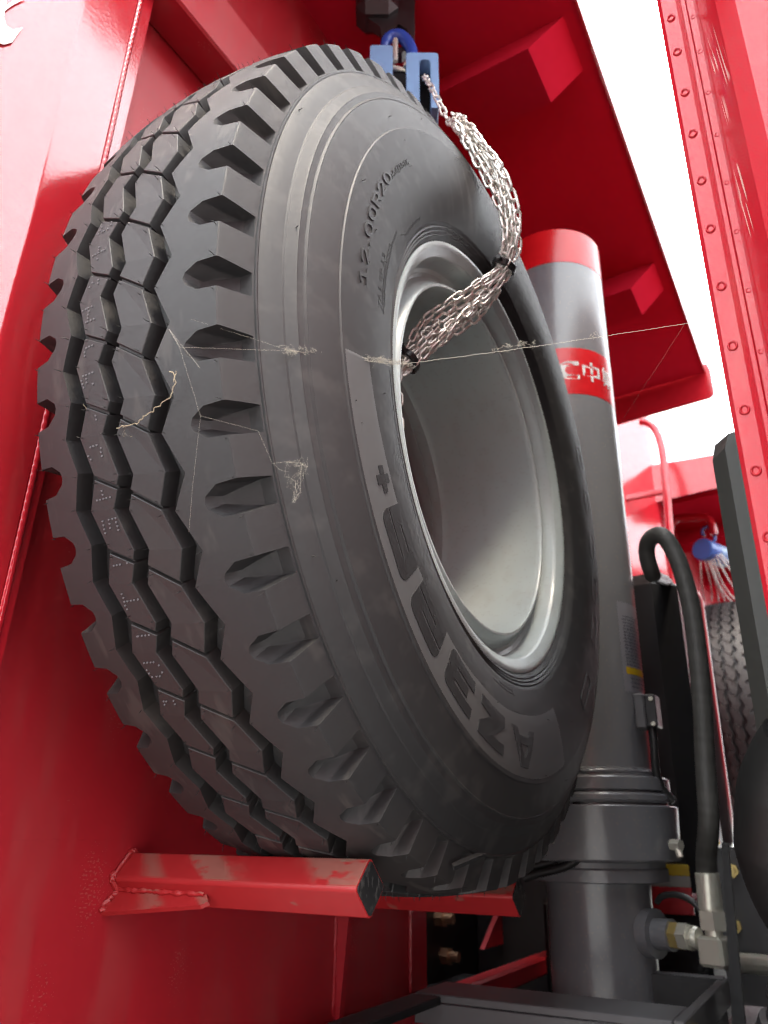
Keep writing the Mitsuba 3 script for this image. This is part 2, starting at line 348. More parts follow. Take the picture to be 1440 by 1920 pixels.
far_rib = rib(.0555, .0445, -14.2, -10.83, mirror=True)
add(TY + '__shoulder_rib', near_rib, 'rubber_tread', 28)
add(TY + '__shoulder_rib', far_rib, 'rubber_tread', 28)
mA, mB = block(A_BLOCK), block(B_BLOCK)
kA = add(TY + '__tread_block', mA, 'rubber_tread', False)
kB = add(TY + '__tread_block', mB, 'rubber_tread', False)
for k in range(1, NP):
    dup(TY + '__tread_block', kA, rx(k)); dup(TY + '__tread_block', kB, rx(k))

# rubber hairs left by the mould vents
hairs = []
def hair(p, d, L, r=0.00045):
    d = np.asarray(d) / np.linalg.norm(d); bend = rng.normal(0, 0.25, 3)
    pts = [p - d * .001, p + d * L * .5, p + d * L + bend * L * .4]
    hairs.append(tube(pts, [r, r * .8, r * .35], 4))
def hair_t(x, t, L=.0045):
    th = rad(t); n = np.array([0, -math.cos(th), math.sin(th)]); r = rtop(np.clip(x, -.22, 0))
    hair(np.array([x, -r * math.cos(th), r * math.sin(th)]), n, L * rng.uniform(.5, 1.5))
for k in range(-14, 26):
    o = -PD * k
    for x, t in [(-.1415, -15.6), (-.152, -17.87), (-.1415, -21.1), (-.120, -22.5), (-.1165, -21.9), (-.1235, -18.17), (-.101, -17.8), (-.106, -18.7), (-.0995, -22.2), (-.078, -25.1), (-.0665, -22.7), (-.0772, -19.7), (-.047, -16.8), (-.0585, -19.6), (-.003, -17.9), (-.003, -21.3), (-.168, -14.5), (-.178, -17.4), (-.217, -12.8), (-.217, -16.0)]:
        if rng.random() < .85: hair_t(x, t + o)
for _ in range(46):
    a, r = rng.uniform(0, 2 * pi), rng.choice([.335, .36, .39, .425, .452, .485, .505]) + rng.uniform(-.006, .006)
    hair(np.array([side_x(r), r * math.sin(a), r * math.cos(a)]), [1, .3 * rng.normal(), .3 * rng.normal()], rng.uniform(.0015, .0045), .0006)
add(TY + '__moulding_hairs', cat(hairs), 'rubber_hair'); labels[TY + '__moulding_hairs'] = {'kind': 'stuff'}

# sidewall writing: u along the direction of reading (clockwise), v outward
def on_side(al0, r0, r_ref=.40, slant=0.0):
    def f(v):
        al = rad(al0) + (v[:, 0] + slant * v[:, 1]) / r_ref; r = r0 + v[:, 1]
        return np.stack([side_x(r) + v[:, 2], r * np.sin(al), r * np.cos(al)], -1)
    return f
def side_mesh(m, place):
    v = place(np.array(m.vertices)); m2 = TM(v, m.faces)
    if (m2.face_normals[:, 0] * m2.area_faces)[np.argmax(np.array(m.triangles_center)[:, 2])] < 0: m2.invert()
    return m2
def rrect(x0, y0, x1, y1, r): return sbox(x0 + r, y0 + r, x1 - r, y1 - r).buffer(r, quad_segs=4)
W, H, S = .068, .0425, .0125
def ltr_A():
    o = Polygon([(-.038, 0), (-.0105, H), (.0105, H), (.038, 0), (.0215, 0), (.0165, .0085), (-.0165, .0085), (-.0215, 0)])
    return o.difference(Polygon([(-.0125, .0165), (.0125, .0165), (0, .0335)]))
def ltr_Z():
    return Polygon([(-.034, .0), (.034, .0), (.034, .0105), (.006, .0135), (.034, .0305), (.034, H), (-.034, H), (-.034, .032), (.0, .032), (-.034, .0115)])
def slot(x0, y0, x1, y1): return sbox(x0, y0, x1, y1)
def ltr_3():
    o = rrect(-.033, 0, .033, H, .010).union(sbox(-.033, 0, -.015, .009)).union(sbox(-.033, H - .009, -.015, H))
    o = o.difference(slot(-.035, .0115, .013, .0165)).difference(slot(-.035, .0265, .013, .0315))
    return o.difference(slot(-.036, .0115, -.018, .0315)).difference(Polygon([(.034, .0175), (.027, .0212), (.034, .025)]))
def ltr_2():
    o = rrect(-.034, 0, .034, H, .010).union(sbox(-.034, 0, .034, .010).intersection(rrect(-.034, -.01, .034, .012, .003)))
    return o.difference(slot(-.036, .026, .014, .0300)).difference(slot(-.014, .0135, .036, .0172))
def ltr_6():
    o = rrect(-.034, 0, .034, H, .010)
    return o.difference(slot(-.014, .0275, .036, .0308)).difference(slot(-.015, .0125, .015, .0165))
def ltr_plus():
    return sbox(-.0125, .0072, .0125, .0138).union(sbox(-.0040, 0, .0040, .021))
for fn, al, nm in ((ltr_A, 182.0, 'A'), (ltr_Z, 196.2, 'Z'), (ltr_3, 209.0, '3'), (ltr_2, 221.6, '2'), (ltr_6, 233.8, '6'), (ltr_plus, 242.6, '+')):
    s = fn().buffer(.0005).segmentize(.008)
    m = prism(s, -.0012, .0013)
    add(TY + '__raised_letter', side_mesh(m, on_side(al, .3905 if nm == '+' else .3755, .398)), 'rubber_letter', False)
def side_text(txt, height, al, r, slant=0., depth=.0009, bold=False, wide=1.0, key='__raised_text'):
    m = meshkit.text_mesh(txt, height, .0012 + depth, bold); m.vertices[:, 2] -= .0012; m.vertices[:, 0] *= wide
    return add(TY + key, side_mesh(m, on_side(al, r, r, slant)), 'rubber_letter', False)
side_text('12.00R20', .0132, 271.2, .3925, -.45, .0012, True, 2.28)
side_text('154/151K', .0068, 299.6, .3928, -.30, .0008, False, 1.65)
side_text('YA1 5R 12', .0070, 270.6, .3605, -.30, .0006, False, 1.6)
side_text('TWI', .0045, 293.2, .5185, 0, .0008); side_text('TWI', .0045, 233.6, .5185, 0, .0008)
# rows of moulded small print, too small to read, one bar per word
def word_rows(al0, al1, rr, hgt):
    ms = []; a = al0
    while a < al1:
        w = rng.uniform(.5, 1.5)
        for q in np.arange(a, min(a + w, al1), .27):
            ms.append(side_mesh(prism(sbox(0, 0, .0011, hgt * rng.uniform(.7, 1)), -.001, .0006), on_side(q, rr, rr, -.2)))
        a += w + .35
    return cat(ms)
k_ = add(TY + '__small_print', cat([word_rows(271, 287, .3545, .0035), word_rows(271, 292.5, .3495, .0030), word_rows(298, 310, .3300, .0032), word_rows(182.5, 194, .3325, .0028), word_rows(183, 190, .3275, .0028), word_rows(235, 262, .3305, .0026)]), 'rubber_letter')
labels[k_] = {'kind': 'stuff'}
# outlined bars of the next word on the sidewall
for al, w in ((136, .072), (116, .06), (104, .05), (92, .05), (80, .05), (68, .05)):
    o = rrect(-w / 2, 0, w / 2, .026, .006).difference(rrect(-w / 2 + .004, .004, w / 2 - .004, .022, .003))
    add(TY + '__raised_letter', side_mesh(prism(o.segmentize(.008), -.001, .001), on_side(al, .386, .398)), 'rubber_letter')
# fine-ribbed band behind the big letters
AL = np.linspace(160.2, 259.5, 331); ms_v, ms_f = [], []
ri = np.interp(AL, [160, 176, 191, 201, 209, 235, 261], [.347, .3504, .355, .360, .366, .377, .389]); NR = 10
for i, a in enumerate(AL):
    for j in range(NR):
        s = j / (NR - 1); r = ri[i] + (.4335 - ri[i]) * s; aa = a + (0.0 if i not in (0,) else -1.0 * s) + (0 if i < 330 else .6 * (1 - s))
        ms_v.append([side_x(r) + (.00045 if 0 < j < NR - 1 and 0 < i < 330 else -.0004), r * math.sin(rad(aa)), r * math.cos(rad(aa))])
for i in range(330):
    for j in range(NR - 1):
        q = i * NR + j; ms_f += [[q, q + NR, q + NR + 1], [q, q + NR + 1, q + 1]]
band = TM(ms_v, ms_f)
if band.face_normals[:, 0].mean() < 0: band.invert()
add(TY + '__letter_band', band, 'rubber_band', True)
# ink marks in dot-matrix characters on one row of blocks
GLY = {'D': '11110 10001 10001 10001 11110', '1': '00000 10000 11111 00000 00000', '+': '00100 00100 11111 00100 00100', 'T': '10000 10000 11111 10000 10000', 'H': '11111 00100 00100 00100 11111',
       'R': '11111 10100 10110 01001 00000', '2': '10011 10101 10101 01001 00000', 'E': '11111 10101 10101 10001 00000', 'L': '11111 00001 00001 00001 00000', 'C': '01110 10001 10001 10001 00000'}
dots = []
for n, ch in enumerate('D+2HTRLCHE1T1D2'):
    t0 = 4.5 - n * 3.35
    for i, col in enumerate(GLY[ch].split()):
        for j, b in enumerate(col):
            if b == '1' and rng.random() < .9:
                x = -.146 + j * .0042 + .004 * math.sin(rad(t0 * 9)) + rng.normal(0, .0003); t = t0 - i * .36
                ph = (t + 15.04) % PD
                xl = np.interp(ph, [0, 2.8, PD], [-.1425, -.1545, -.1425]) if True else 0
                if x < xl + .004: x = xl + .004 + rng.uniform(0, .002)
                if abs(((t + 15.7) + PD / 2) % PD - PD / 2) < .42: continue
                th = rad(t); r = rtop(x) + .0007; c = np.array([x, -r * math.cos(th), r * math.sin(th)]); nn = np.array([0, -math.cos(th), math.sin(th)])
                dots.append(tube([c - nn * .001, c], .00085, 7))
add(TY + '__ink_dots', cat(dots), 'ink_dot'); labels[TY + '__ink_dots'] = {'kind': 'stuff', 'label': 'row of pale dotted ink characters along the tread'}

fl = np.array([[.010, -.134, -.5215], [.014, -.112, -.5165], [.019, -.092, -.5125], [.026, -.078, -.5095]])
add(TY + '__torn_flap', hull([q + d for q in fl[:3] for d in ([.0, .0, .003], [.001, .002, -.004], [.003, 0, 0])] + [fl[3]]), 'rubber_letter')

# steel rim
rim_prof = [(.012, .2955), (.022, .3000), (.0272, .3008), (.0298, .2995), (.0306, .2965), (.0302, .2930), (.0280, .2890), (.0248, .2850), (.0232, .2822), (.0212, .2800), (.0150, .2778), (.0040, .2762), (-.004, .2738), (-.0078, .2692), (-.0078, .2640),
            (-.004, .2590), (.003, .2535), (.0083, .2502), (.0102, .2476), (.0098, .2450), (.0062, .2433), (-.002, .2426), (-.06, .2422), (-.155, .2420), (-.163, .2415), (-.168, .2395), (-.173, .2415), (-.181, .2430), (-.192, .2480), (-.212, .2640), (-.228, .285), (-.240, .297), (-.244, .296), (-.232, .280), (-.214, .2585), (-.19, .246), (-.19, .2495), (-.06, .2495), (-.012, .2650), (-.010, .2745), (.008, .2815), (.010, .290)]
RM = 'wheel_rim'
tag(RM, 'pale grey painted steel wheel rim inside the near tyre, with the chain lying through it', 'wheel rim')
add(RM, rev_x(rim_prof, 240), 'rim_paint', 30)

# ------------------------------------------------------------------ trailer front: headboard, post, canopy
def trailer(tr, near):
    M = lambda m: m.apply_translation(tr) or m
    sfx = '' if near else '_001'
    hb = 'trailer_headboard' + sfx
    tag(hb, 'red steel trailer front wall behind the near tyre, with post, canopy and stiffeners' if near else 'red front wall of the next trailer, seen past the grey hoist cylinder', 'trailer wall')
    def part(n, m, mt, s=False):
        m = m.copy(); m.apply_translation(tr); return add(hb + '__' + n, m, mt, s)
    gl = 'red_gloss'; st = 'red_satin'
    part('panel', cat([bbox((-.348, -.45, -.50), (-.34, 1.93, 1.16), .0001), bbox((-.348, -.45, -.9), (-.34, .49, -.50), .0001)]), st)
    # near corner post: flange, weld, face, rounded fold, chamfered face
    z0, z1 = -1.1, 1.6
    def ring(z):
        ye, yw, yc = -.449 + .040 * z, -.470 + .030 * z, -.537 + .012 * z
        c, s = math.cos(rad(20)), math.sin(rad(20)); pts = [(-.36, ye), (-.306, ye), (-.306, yw), (-.300, yw - .002)]
        for a in np.linspace(0, 20, 7): pts.append((-.300 - .020 * (1 - math.cos(rad(a))), yc + .004 - .020 * math.sin(rad(a))))
        x0, y0 = pts[-1]; pts += [(x0 - s * .30, y0 - c * .30), (-.95, y0 - c * .30 - .01), (-.95, ye)]
        return np.c_[np.array(pts), np.full(len(pts), z)]
    zs = np.linspace(z0, z1, 9); lv = [ring(z)[::-1] for z in zs]; v, f = loft(lv); n = len(lv[0]); tri = earcut(lv[0][:, :2])
    pm = TM(v, np.vstack([f, tri, tri + (len(zs) - 1) * n])); pm.merge_vertices()
    if pm.volume < 0: pm.invert()
    part('corner_post', pm, 'red_post', 25)
    for y_off, x in ((.003, -.302), (-.40, -.40)):
        if x < -.35: continue
        zz = np.linspace(-1.0, 1.15, 1300); yy = -.470 + .030 * zz + y_off
        rr = .0042 + .00022 * np.sin(zz * 610) + .0002 * np.sin(zz * 1730)
        part('weld_bead', tube(np.c_[np.full(1300, x), yy + .0004 * np.sin(zz * 23), zz], rr, 8), gl, 50)
    # horizontal stiffeners on the wall
    part('stiffener', bbox((-.3402, -.44, .64), (-.274, 1.92, .76), .004), st)
    part('stiffener', bbox((-.3402, -.44, .13), (-.30, 1.92, .21), .004), st)
    # canopy: underside, outer lip, end plates, hat stiffeners
    cz = lambda x: 1.142 + .045 * (x + .34)
    part('canopy_plate', hull([(x, y, cz(x) + d) for x in (-.345, .165) for y in (-.535, 1.93) for d in (0, .006)]), 'red_under')
    part('canopy_lip', bbox((.161, -.535, 1.160), (.168, 1.93, 1.26), .001), gl)
    for y in (-.541, 1.934):
        part('canopy_end_plate', prism([(-.345, 1.02), (.165, 1.052), (.178, 1.058), (.185, 1.070), (.185, 1.172), (.175, 1.205), (-.345, 1.225)], 0, .006, frame_rows((0, y, 0), (1, 0, 0), (0, 0, 1), (0, 1, 0))), gl)
    for ya in (.276, 1.19, -.36):
        A, B = (.131, ya), (.131, ya + .15); C_, D_ = (.057, ya + .118), (.057, ya - .036)
        q = [(A[0], A[1], cz(A[0]) - .0005), (B[0], B[1], cz(B[0]) - .0005), (C_[0], C_[1] + .0, 1.068), (D_[0], D_[1] + .0, 1.068),
             (-.342, ya, cz(-.34)), (-.342, ya + .15, cz(-.34)), (-.342, ya + .118, 1.05), (-.342, ya - .036, 1.05)]
        part('canopy_stiffener', hull(q), 'red_under')
    part('body', bbox((-8, -.80, -.9), (-.80, 2.1, 1.7), .01), 'red_under')
    if near:
        # ledge, ribs and gusset low on the wall
        part('ledge', cat([bbox((-.3402, -.9, -.785), (-.265, .49, -.742), .005), bbox((-.3402, .4905, -.785), (-.300, 1.2, -.748), .005)]), st)
        part('rib', hull([(-.3402, .197 + d, z) for d in (0, .012) for z in (-.742, -.60)] + [(-.330, .197 + d, -.742) for d in (0, .012)] + [(-.314, .197 + d, -.575) for d in (0, .012)] + [(-.3402, .197 + d, -.55) for d in (0, .012)]), st)
        for y in (.1965, .2095):
            zz = np.linspace(-.74, -.58, 30); part('weld_bead', tube(np.c_[-.339 + 0 * zz, y + rng.normal(0, .0006, 30), zz], .003 + rng.normal(0, .0006, 30), 6), st, 50)
        part('edge_plate', bbox((-.3398, .43, -.741), (-.334, .492, -.505), .0015), st)
        zz = np.linspace(-.735, -.52, 40); part('weld_bead', tube(np.c_[-.334 + 0 * zz, .43 + rng.normal(0, .0005, 40), zz], .0026 + rng.normal(0, .0005, 40), 6), st, 50)
        part('gusset', prism([(1.02, -.742), (1.30, -.742), (1.30, -.55)], 0, .012, frame_rows((-.46, 0, 0), (0, 1, 0), (0, 0, 1), (1, 0, 0))), st)
        part('kingpost_plate', bbox((-.53, .46, -1.0), (-.52, 1.5, -.45), .001), 'black_dull')
        for y, z in ((.915, -.672), (.940, -.752)):
            part('bolt', cat([hexnut((-.5199, y, z), (-.500, y, z), .019), cyl_between((-.5, y, z), (-.478, y, z), .011)]), 'copper_bolt')
    return hb
HB = trailer((0, 0, 0), True)
HB2 = trailer((.09, 3.34, 0), False)
# white brush emblem on the chamfered post face
s20, c20 = math.sin(rad(20)), math.cos(rad(20))
emb = [(.0799, .4048), (.0701, .3511), (.0638, .3529), (.0565, .3629), (.0501, .3936), (.0591, .3819), (.0658, .3822), (.0704, .3907), (.0719, .402), (.0668, .4157), (.0542, .4418), (.0632, .4334), (.0715, .4129), (.0733, .4238), (.0769, .4204)]
emb = Polygon(emb).buffer(0).union(Polygon([(.078, .352), (.112, .372), (.120, .43), (.100, .50), (.092, .49), (.104, .43), (.098, .385), (.076, .368)]).buffer(0))
add(HB + '__white_emblem', prism(emb, .0004, .0014, frame_rows((-.3010, -.5395, 0), (-s20, -c20, 0), (0, .0, 1), (c20, -s20, 0))), 'white_print'); labels[HB + '__white_emblem'] = {'label': 'white brush-stroke emblem on the post'}

# ------------------------------------------------------------------ support arms under the tyre
def arm(key, yc, zc, x_end, label, gusset):
    tag(key, label, 'support arm')
    s = .0272; R_ = .005; a = np.arange(4) * pi / 2 + pi / 2
    sq = Polygon([(s * math.cos(t), s * math.sin(t)) for t in a]).buffer(-R_).buffer(R_, quad_segs=4)
    inn = Polygon([((s - .0042) * math.cos(t), (s - .0042) * math.sin(t)) for t in a]).buffer(-.003).buffer(.003, quad_segs=3)
    pl = frame_rows((0, yc, zc), (0, 1, 0), (0, 0, 1), (1, 0, 0))
    add(key + '__tube', prism(sq.difference(inn), -.3398, x_end, pl), 'red_arm', 30)
    add(key + '__end_cap', prism(inn.buffer(.0012), x_end - .004, x_end + .0012, pl), 'cap_plate')
    th = np.linspace(0, 2 * pi, 70); ring_ = np.array(sq.buffer(.0012).exterior.coords); i = np.linspace(0, len(ring_) - 1, 90); rr = np.c_[np.interp(i, range(len(ring_)), ring_[:, 0]), np.interp(i, range(len(ring_)), ring_[:, 1])]
    add(key + '__weld_bead', tube(np.c_[np.full(90, -.338), yc + rr[:, 0], zc + rr[:, 1]] + rng.normal(0, .0005, (90, 3)), .0034 + rng.normal(0, .0007, 90), 7), 'red_arm', 50)
    if gusset:
        h = s / 2; e = np.array([0, -math.sqrt(.5), -math.sqrt(.5)]); nrm = np.array([0, -math.sqrt(.5), math.sqrt(.5)])
        o = np.array([0, yc - h, zc - h])
        add(key + '__gusset', prism([(-.3398, 0), (-.212, 0), (-.205, .008), (-.212, .013), (-.3398, .030)], -.0026, .0026, frame_rows(o, (1, 0, 0), e, nrm)), 'red_arm')
        zz = np.linspace(-.336, -.215, 40)
        for sgn in (1, -1):
            add(key + '__weld_bead', tube(o + np.c_[zz, 0 * zz, 0 * zz] + nrm * .0038 * sgn + e * .0008 + rng.normal(0, .0004, (40, 3)), .0026 + rng.normal(0, .0006, 40), 6), 'red_arm', 50)
        tt = np.linspace(0, .030, 16); add(key + '__weld_bead', tube(o + np.array([-.3385, 0, 0]) + tt[:, None] * e + nrm * .003 + rng.normal(0, .0008, (16, 3)), .0034 + rng.normal(0, .0008, 16), 6), 'red_arm', 50)
arm('support_arm', -.2335, -.5385, -.0281, 'dusty red square steel arm with black end cap, under the near side of the tyre', True)
arm('support_arm_001', .155, -.5655, -.0281, 'red steel arm half hidden below the tyre, on its far side by the grey cylinder', False)

# ------------------------------------------------------------------ hoist cylinder
CY = 'hoist_cylinder'; cc = (-.0685, .699, 0); ln = (.010, 0.)
tag(CY, 'grey upright hydraulic cylinder with red top cap and red lettered band, behind the tyre', 'hydraulic cylinder')
add(CY + '__barrel', lathe([(.1205, -.39), (.1205, .8805), (.1195, .8815), (0, .8815)], cc, ln, 96), 'grey_paint', 30)
add(CY + '__cap_band', lathe([(.1206, .783), (.1214, .784), (.1214, .8805), (.1200, .8830), (0, .8830)], cc, ln, 96), 'band_red', 30)
add(CY + '__lettered_band', lathe([(.1205, .4195), (.1211, .4200), (.1211, .5405), (.1205, .5410)], cc, ln, 96), 'band_red', 30)
add(CY + '__collar', lathe([(.1204, -.372), (.127, -.374), (.129, -.381), (.129, -.387), (.146, -.389), (.149, -.392), (.149, -.412), (.146, -.4135), (.140, -.4145), (.140, -.417), (.150, -.418), (.1545, -.422), (.1545, -.430), (.150, -.4345), (.143, -.4355), (.143, -.4385), (.157, -.4395), (.159, -.4415), (.1555, -.530), (.153, -.533), (.128, -.536), (.126, -.545), (.130, -.548), (.130, -.568), (.127, -.5695), (.098, -.571)], cc, ln, 96), 'grey_paint', 25)
add(CY + '__lower_tube', lathe([(.0975, -.569), (.096, -.60), (.0955, -.85)], cc, ln, 96), 'grey_paint', 30)
zz = np.linspace(0, 2 * pi, 200, endpoint=True); add(CY + '__weld_bead', tube(np.c_[cc[0] + ln[0] * -.38 + .1275 * np.cos(zz), cc[1] + .1275 * np.sin(zz), -.3795 + rng.normal(0, .0004, 200)], .0035 + rng.normal(0, .0004, 200), 7), 'grey_paint', 60)
def on_cyl(phi0, zc, R_):
    def f(v):
        ph = phi0 + v[:, 0] / R_; r = R_ + v[:, 2]; z = zc + v[:, 1]
        return np.stack([cc[0] + ln[0] * z + r * np.cos(ph), cc[1] + r * np.sin(ph), z], -1)
    return f
def fine(poly, d=.006): return poly.segmentize(d)
def put_cyl(poly, phi, z, key):
    m = trimesh.creation.extrude_polygon(fine(poly), .0006, engine='earcut') if isinstance(poly, Polygon) else cat([trimesh.creation.extrude_polygon(fine(q), .0006, engine='earcut') for q in poly.geoms])
    v = on_cyl(phi, z, .1211)(np.array(m.vertices)); m = TM(v, m.faces); m.fix_normals() if False else None
    if ((m.triangles_center - [cc[0], cc[1], 0]) * [1, 1, 0] * m.face_normals).sum() < 0: m.invert()
    return add(CY + '__' + key, m, 'white_print')
def strokes(ls, w): return unary_union([LineString(q).buffer(w / 2, cap_style=2, join_style=2) for q in ls])
hL = .046
Cc = rrect(0, 0, .064, hL, .021).intersection(sbox(0, 0, .046, hL)).difference(rrect(.0135, .0105, .09, hL - .0105, .012))
Ii = sbox(0, 0, .0125, hL); Mm = Polygon([(0, 0), (0, hL), (.016, hL), (.027, .018), (.038, hL), (.054, hL), (.054, 0), (.043, 0), (.043, .030), (.031, .004), (.023, .004), (.011, .030), (.011, 0)])
zhong = strokes([[(0, .036), (.040, .036), (.040, .014), (0, .014), (0, .036)], [(.020, .048), (.020, -.002)]], .0065)
ji = strokes([[(.010, .049), (.002, .036)], [(.006, .040), (.006, .018)], [(.006, .040), (.036, .040)], [(.006, .0335), (.034, .0335)], [(.006, .027), (.034, .027)], [(.006, .020), (.038, .020)], [(.020, .046), (.020, .020)], [(0, .013), (.042, .013)], [(.021, .019), (.021, -.003)], [(.019, .012), (.003, .001)], [(.023, .012), (.039, .001)]], .0040)
PH = rad(-82.5)
put_cyl(Cc, PH + .017 / .121, .458, 'letter'); put_cyl(Ii, PH - .001 / .121, .458, 'letter'); put_cyl(Mm, PH - .062 / .121, .458, 'letter'); put_cyl(Ii, PH - .080 / .121, .458, 'letter'); put_cyl(Cc, PH - .134 / .121, .458, 'letter')
put_cyl(zhong, PH + .074 / .121, .458, 'letter'); put_cyl(ji, PH + .126 / .121, .458, 'letter')
# maker's plate: film, yellow stripe, rows of unreadable print
def patch(ph0, ph1, z0_, z1_, off, key, mt, n=10):
    ph = np.linspace(ph0, ph1, n); v = np.array([(cc[0] + ln[0] * z + (.1205 + off) * math.cos(p_), cc[1] + (.1205 + off) * math.sin(p_), z) for p_ in ph for z in (z0_, z1_)]); f = []
    for i in range(n - 1): a = 2 * i; f += [[a, a + 2, a + 3], [a, a + 3, a + 1]]
    return TM(v, f)
p0, p1 = rad(-34), rad(6)
add(CY + '__sticker', patch(p0, p1, -.232, -.052, .0006, 's', 0), 'sticker_film', True)
rows = []
for z in np.arange(-.080, -.180, -.0065):
    a = p0 + rad(5)
    while a < p1 - rad(6):
        w = rad(rng.uniform(2, 7)); rows.append(patch(a, min(a + w, p1 - rad(4)), z - .0028, z, .0010, 't', 0, 3)); a += w + rad(1.2)
for z in (-.204, -.212, -.220):
    a = p0 + rad(9)
    while a < p1 - rad(6):
        w = rad(rng.uniform(2, 6)); rows.append(patch(a, a + w, z - .0028, z, .0010, 't', 0, 3)); a += w + rad(1.5)
add(CY + '__sticker_print', cat(rows), 'sticker_ink', True); labels[CY + '__sticker_print'] = {'kind': 'stuff'}
add(CY + '__sticker_stripe', patch(p0 + rad(4), p1 - rad(2), -.1975, -.1835, .0012, 'y', 0), 'yellow_film', True)
# sensor block and its cable, grease nipple, oil port
sb = 'sensor_block'; tag(sb, 'small grey sensor box with two screws on the side of the grey cylinder', 'sensor box')
add(sb + '__box', bbox((.046, .615, -.305), (.066, .66, -.240), .003), 'grey_steel'); add(sb + '__cover', bbox((.0661, .618, -.303), (.086, .662, -.243), .002), 'black_satin')
for z in (-.252, -.298): add(sb + '__screw', cyl_between((.079, .617, z), (.079, .611, z), .004, 10), 'zinc', 30)
add(sb + '__cable', tube(smooth_path([(.07, .64, -.30), (.068, .645, -.35), (.066, .66, -.39), (.085, .68, -.43)], 24), .008, 10), 'black_plastic', 40)
add(CY + '__grease_nipple', cat([hexnut((.080, .640, -.505), (.098, .632, -.505), .010), tube([(.090, .634, -.505), (.095, .630, -.525)], .006, 8)]), 'zinc')
PO = np.array([-.062, .699, -.650]); D_ = np.array([.94, -.34, 0]); D_ /= np.linalg.norm(D_)
def along(a): return PO + D_ * a
add(CY + '__oil_port', cat([tube([along(.080), along(.102)], .040, 28), tube([along(.090), along(.132)], .0255, 28)]), 'grey_paint', 30)
HO = 'hydraulic_hose'
tag(HO, 'thick black rubber hose arching down to a brass and steel elbow on the grey cylinder', 'hose')
add(HO + '__adapter_nut', hexnut(along(.1325), along(.147), .0225), 'brass')
add(HO + '__union_nut', hexnut(along(.1475), along(.165), .0225), 'zinc')
add(HO + '__thread', tube([along(.165), along(.169), along(.1695), along(.174), along(.1745), along(.181)], [.018, .018, .0150, .0150, .018, .016], 20), 'zinc', 30)
E0 = along(.199); E0[2] -= .014
ub = np.array([.0, -.25, 1.0]); ub /= np.linalg.norm(ub)
fr = np.c_[D_, np.cross([0, 0, 1], D_), [0, 0, 1]]
def loc(lo, hi, b): m = bbox(lo, hi, b); return TM(E0 + np.array(m.vertices) @ fr.T, m.faces)
add(HO + '__elbow', cat([loc((-.014, -.021, -.026), (.030, .021, .020), .005), tube([E0 + fr @ [.010, 0, .018], E0 + fr @ [.010, 0, .028]], .0145, 20)]), 'zinc')
HB0 = E0 + fr @ [.010, 0, .028]
add(HO + '__swivel_nut', hexnut(HB0 + [0, -.001, 0], HB0 + [0, 0, .029], .0230), 'zinc')
add(HO + '__ferrule', tube([HB0 + [0, 0, .0292], HB0 + [0, 0, .034], HB0 + [.001, 0, .086], HB0 + [.001, 0, .088]], [.0185, .0200, .0200, .0185], 24), 'zinc', 30)
top = HB0 + [.001, 0, .087]
hp = smooth_path([top + [0, 0, -.012], top, (.156, .58, -.475), (.163, .58, -.391), (.172, .58, -.291), (.177, .58, -.198), (.178, .58, -.108), (.171, .58, -.029), (.157, .58, .028), (.138, .585, .056), (.116, .60, .054), (.104, .618, .036), (.103, .635, .012), (.103, .660, -.001)], 140)
add(HO + '__end_sleeve', tube(smooth_path([(.104, .652, -.001), (.097, .75, .020), (.087, .87, .050), (.070, 1.03, .088)], 24), .0125, 16), 'black_satin', 40)
add(HO + '__hose', tube(hp, np.linspace(.0175, .0160, 140), 24), 'hose_rubber', 60)

# ------------------------------------------------------------------ equipment in the gap behind the cab
ft = 'fluid_tank'; tag(ft, 'tall black plastic tank with rounded top, standing behind the grey cylinder', 'tank')
add(ft, hull([(x, y, z) for z in (-.60, .070) for x, y in ((-.10, .97), (.045, .95), (.095, 1.00), (.095, 1.16), (-.10, 1.16))] + [(x, y, .100) for x, y in ((-.08, .985), (.035, .967), (.070, 1.015), (.070, 1.14), (-.08, 1.14))]), 'black_satin', 20)
ct = 'polished_tank'; tag(ct, 'shiny metal tank reflecting red, behind the thick hose', 'tank')
add(ct, lathe([(0, .15), (.08, .148), (.098, .135), (.105, .11), (.105, -.50), (.098, -.515), (.09, -.52), (0, -.52)], (.004, 1.32, 0), (.012, 0), 64), 'chrome', 30)
cp = 'mudguard_plate'; tag(cp, 'tall dark plastic guard plate with a grey face, beside the riveted red cab edge', 'guard plate')
gp = [(.287, .205), (.309, .170), (.52, .190), (.52, .25), (.30, .25)]
rings = [lift(np.array(gp), z) for z in (-.60, .020)] + [lift(np.array([(.293, .21), (.316, .180), (.52, .198), (.52, .245), (.306, .245)]), .046), lift(np.array([(.305, .217), (.326, .192), (.52, .205), (.52, .24), (.315, .24)]), .053)]
v, f = loft(rings); n = 5; tri = earcut(gp); gm = TM(v, np.vstack([f, tri[:, ::-1], tri + 3 * n])); gm.fix_normals()
add(cp, gm, 'grey_plastic', 20)
ai = 'air_intake_hose'; tag(ai, 'bulging black rubber intake hose at the right edge, with ribbed lower end', 'hose')
ap = smooth_path([(.350, .00, -.405), (.330, .02, -.44), (.318, .04, -.485), (.314, .06, -.53), (.345, .09, -.60)], 60); rr = np.interp(np.linspace(0, 1, 60), [0, .25, .5, .8, 1], [.046, .054, .056, .046, .040])
add(ai + '__bellows', tube(ap, rr, 32), 'intake_rubber', 60)
bp = np.linspace(0, 1, 60)[:, None] * (np.array([.262, .13, -.76]) - np.array([.350, .09, -.575])) + np.array([.350, .09, -.575])
add(ai + '__ribbed_duct', tube(bp, .048 + .003 * np.sign(np.sin(np.arange(60) * .55)), 32), 'black_satin', 30)
fb = 'base_frame'; tag(fb, 'dark grey angle-iron frame around the foot of the grey cylinder', 'frame')
